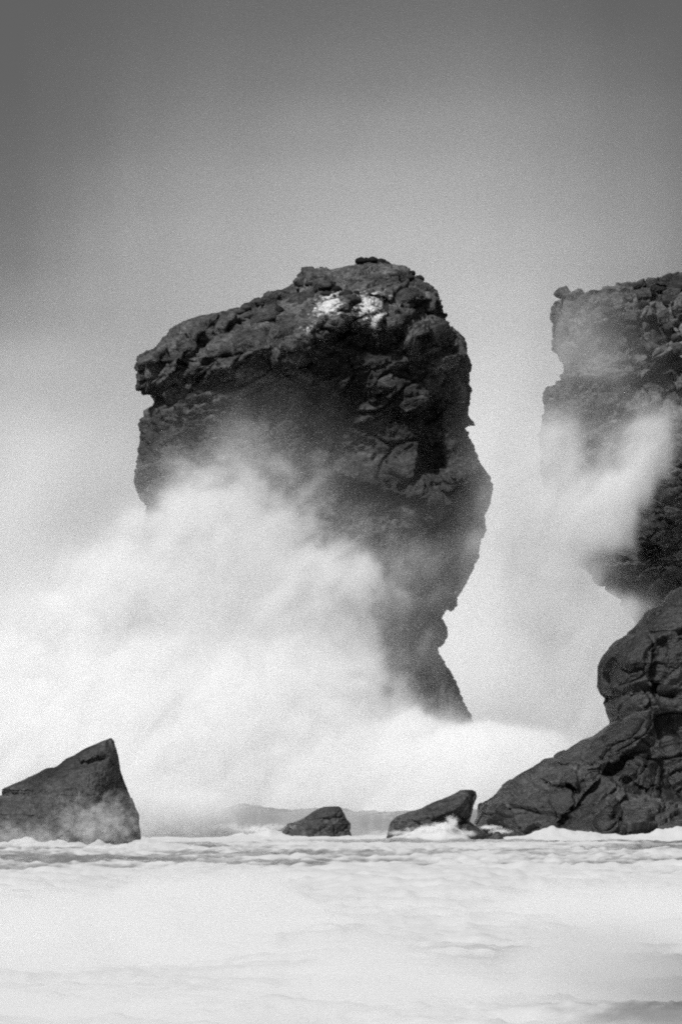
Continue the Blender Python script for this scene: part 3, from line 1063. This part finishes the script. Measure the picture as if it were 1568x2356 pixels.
# --- spray thrown up between the stack and the headland cliff
CY = 438.0
cols = [1000, 1100, 1200, 1250, 1300, 1350, 1400, 1440, 1480, 1520, 1560, 1620]
rows = [640, 740, 850, 900, 950, 1000, 1060, 1120, 1180, 1240, 1290, 1340, 1400, 1480, 1600, 1700, 1800]
plume = control(cols, rows, [
    [0, 0, 0, 0, 0, 0, 0, 0, 0, 0, 0, 0],
    [0, 0.03, 0.09, 0.255, 0.68, 0.68, 0.425, 0.204, 0.085, 0.034, 0, 0],
    [0, 0.04, 0.12, 0.34, 0.68, 0.68, 0.595, 0.34, 0.17, 0.102, 0.03, 0],
    [0, 0.07, 0.19, 0.39, 0.455, 0.39, 0.325, 0.26, 0.195, 0.156, 0.1, 0],
    [0, 0.15, 0.43, 0.7, 0.6, 0.4, 0.4, 0.5, 0.8, 0.7, 0.3, 0],
    [0, 0.26, 0.74, 1.2, 0.9, 0.5, 0.7, 0.9, 1.2, 1.2, 0.2, 0],
    [0, 0.35, 0.99, 1.6, 1.3, 0.6, 0.8, 1.1, 1.8, 1.2, 0, 0],
    [0, 0.4, 1.12, 1.8, 1.8, 1.3, 1.7, 2.2, 1.6, 0.1, 0, 0],
    [0, 0.44, 1.24, 2, 2.4, 2.2, 2.4, 2, 0.3, 0, 0, 0],
    [0, 0.44, 1.24, 2, 2.6, 2.6, 2.4, 1.2, 0, 0, 0, 0],
    [0, 0.4, 1.12, 1.8, 2, 1, 0.7, 0.1, 0, 0, 0, 0],
    [0, 0.35, 0.99, 1.6, 2, 1.3, 0.5, 0.25, 0.12, 0.05, 0, 0],
    [0, 0.35, 0.99, 1.6, 2, 2, 1.6, 1.2, 0.6, 0.2, 0.05, 0],
    [0, 0.26, 0.74, 1.2, 1.8, 2.2, 2.2, 1.8, 1.2, 0.5, 0.2, 0],
    [0, 0.22, 0.62, 1, 1.6, 2, 2, 2, 1.6, 1, 0.5, 0],
    [0, 0.22, 0.62, 1, 1.4, 1.8, 1.8, 1.6, 1.2, 0.6, 0.2, 0],
    [0, 0, 0, 0, 0, 0, 0, 0, 0, 0, 0, 0]])


def plume_fn(p):
    px = p[:, 0] / (K * CY) + 784
    py = HOR - (p[:, 2] - CAMZ) / (K * CY)
    wq = fbm(p * 0.14, 3, 261) - 0.5
    wr = fbm(p * 0.14, 3, 271) - 0.5
    tau = plume(px + 45 * wq, py + 45 * wr)
    return billow(p, 1.35 * tau, [.15, .24, .28], 281, CY, 4.0, core=0.14, floor=0.4)


mn, mx = box(1000, 1640, 640, 1800, 429, 447, CY)
spray('spray_plume', mn, mx, (84, 22, 138), plume_fn, 1.0, 'plume of spray flung up the face of the headland cliff', drops=20000)

# --- mist off the broken wave in the foreground
def surf_fn(p):
    x, y, z = p[:, 0], p[:, 1], p[:, 2]
    flat = np.stack([x, y, 0 * x], 1).astype(np.float32)
    far = np.clip(118 + 150 * (fbm(flat * np.array([.13, 0.01, 1], np.float32), 4, 351) - 0.5), 78, 152)
    env = sstep(38, 56, y) * sstep(far + 14, far - 10, y) * (1 - 0.9 * sstep(2, 7, x - 0.02 * (y - 57)) * sstep(95, 72, y))
    top = 0.75 + 3.4 * (fbm(flat * np.array([.17, .05, 1], np.float32), 3, 331, 0.5) - 0.5)
    hf = sstep(156, 92, y)
    q = p * np.array([.45, .16, .8], np.float32)
    n = 0.5 * fbm(q, 5, 341, 0.6) + 0.5 * (1.25 - fbm(q * 1.2, 4, 345, 0.6, True))
    crest = hf * (top + 1.9 * (n - 0.6)) - 0.7 * (1 - hf)
    body = sstep(0.0, 0.5, crest - z)
    soft = sstep(-0.6, 1.0, hf * top - 0.7 * (1 - hf) - z)
    return env * (0.5 * body + 0.05 * soft)


spray('surf_mist', (-20, 36, -0.6), (20, 196, 2.8), (150, 110, 42), surf_fn, 1.0, 'low white mist blown off the broken wave in the foreground', cat='mist')


# --- splashes where the swell meets the rocks, and thin spray blowing across the wedge rock
def splash(name, blobs, Y, thick, res, label, dens, seed, scale=(2.0, 2.4, 2.6), edge=0.2):
    """blobs: (column, row, radius across, radius up, weight)"""
    x0 = min(b[0] - 2 * b[2] for b in blobs)
    x1 = max(b[0] + 2 * b[2] for b in blobs)
    y0 = min(b[1] - 2 * b[3] for b in blobs)
    y1 = max(b[1] + 2 * b[3] for b in blobs)

    def fn(p):
        px = p[:, 0] / (K * Y) + 784
        py = HOR - (p[:, 2] - CAMZ) / (K * Y)
        w1 = fbm(p * 2.2, 4, seed, 0.6) - 0.5
        w2 = fbm(p * 2.2, 4, seed + 7, 0.6) - 0.5
        t = np.zeros(len(p))
        for (cx, cy_, rx, ry, wt) in blobs:
            t = np.maximum(t, wt * bump(px + 2.2 * rx * w1, py + 2.2 * ry * w2, cx, cy_, rx, ry))
        t = np.where(t < 0.03, 0, t)
        return billow(p, dens * t, scale, seed + 20, Y, thick, 2.0, edge, 0.0)
    mn, mx = box(x0, x1, y0, y1, Y - 2 * thick, Y + 2 * thick, Y)
    spray(name, mn, mx, res, fn, 1.0, label)


splash('splash', [(985, 1908, 44, 9, 1.0), (1040, 1890, 12, 13, 1.0), (1020, 1902, 26, 10, 1.0), (930, 1916, 50, 7, .8), (1075, 1918, 24, 7, .8)], 336, 1.0, (80, 12, 40),
       'white splash washing over the left flank of the hooked rock', 1.8, 401)
splash('splash', [(590, 1908, 44, 10, 1.0), (635, 1902, 34, 7, .8), (540, 1905, 40, 14, .7)], 379, 1.2, (80, 12, 36),
       'splash of foam against the low end of the slant-backed rock', 1.5, 431)
splash('splash', [(1125, 1904, 22, 5, 1.0), (1150, 1912, 26, 6, 1.0)], 352, 1.0, (56, 10, 28),
       'thin foam spilling between the hooked rock and the ridge', 1.6, 461)
splash('spray_skirt', [(470, 1862, 50, 40, 1.0), (380, 1858, 70, 50, 1.0), (300, 1850, 60, 50, .8), (540, 1850, 26, 24, .5)], 388, 3.0, (70, 14, 50),
       'skirt of white spray at the water line beside the wedge-shaped rock', 3.0, 521, (.25, .3, .35), 0.4)
splash('spray_veil', [(230, 1900, 130, 70, 1.0), (60, 1930, 150, 40, .9), (150, 1850, 120, 50, .45)], 262, 2.0, (110, 12, 80),
       'thin veil of spray blowing across the wedge-shaped rock', 1.0, 491, (1.1, 1.3, 1.5), 0.5)

# coarse drops: small faceted beads, far too many to count
c = np.concatenate(DROPS)
r = np.random.default_rng(91)
rad = 0.012 + 0.020 * r.random(len(c)) ** 2
octa = np.array([[1, 0, 0], [-1, 0, 0], [0, 1, 0], [0, -1, 0], [0, 0, 1], [0, 0, -1]], float)
of = np.array([[0, 2, 4], [2, 1, 4], [1, 3, 4], [3, 0, 4], [2, 0, 5], [1, 2, 5], [3, 1, 5], [0, 3, 5]])
V = (c[:, None, :] + octa[None] * rad[:, None, None]).reshape(-1, 3)
F = (of[None] + 6 * np.arange(len(c))[:, None, None]).reshape(-1, 3)
me = bpy.data.meshes.new('spray_droplets')
me.vertices.add(len(V))
me.vertices.foreach_set('co', V.astype(np.float32).ravel())
me.loops.add(F.size)
me.loops.foreach_set('vertex_index', F.astype(np.int32).ravel())
me.polygons.add(len(F))
me.polygons.foreach_set('loop_start', np.arange(0, F.size, 3, dtype=np.int32))
me.update(calc_edges=True)
m = bpy.data.materials.new('foam_droplet')
m.use_nodes = True
m.node_tree.nodes['Principled BSDF'].inputs['Base Color'].default_value = (.8, .8, .8, 1)
m.node_tree.nodes['Principled BSDF'].inputs['Roughness'].default_value = 0.3
tag(link('spray_droplets', me, m), 'fine white droplets flung off the torn edges of the spray', 'droplets', kind='stuff')
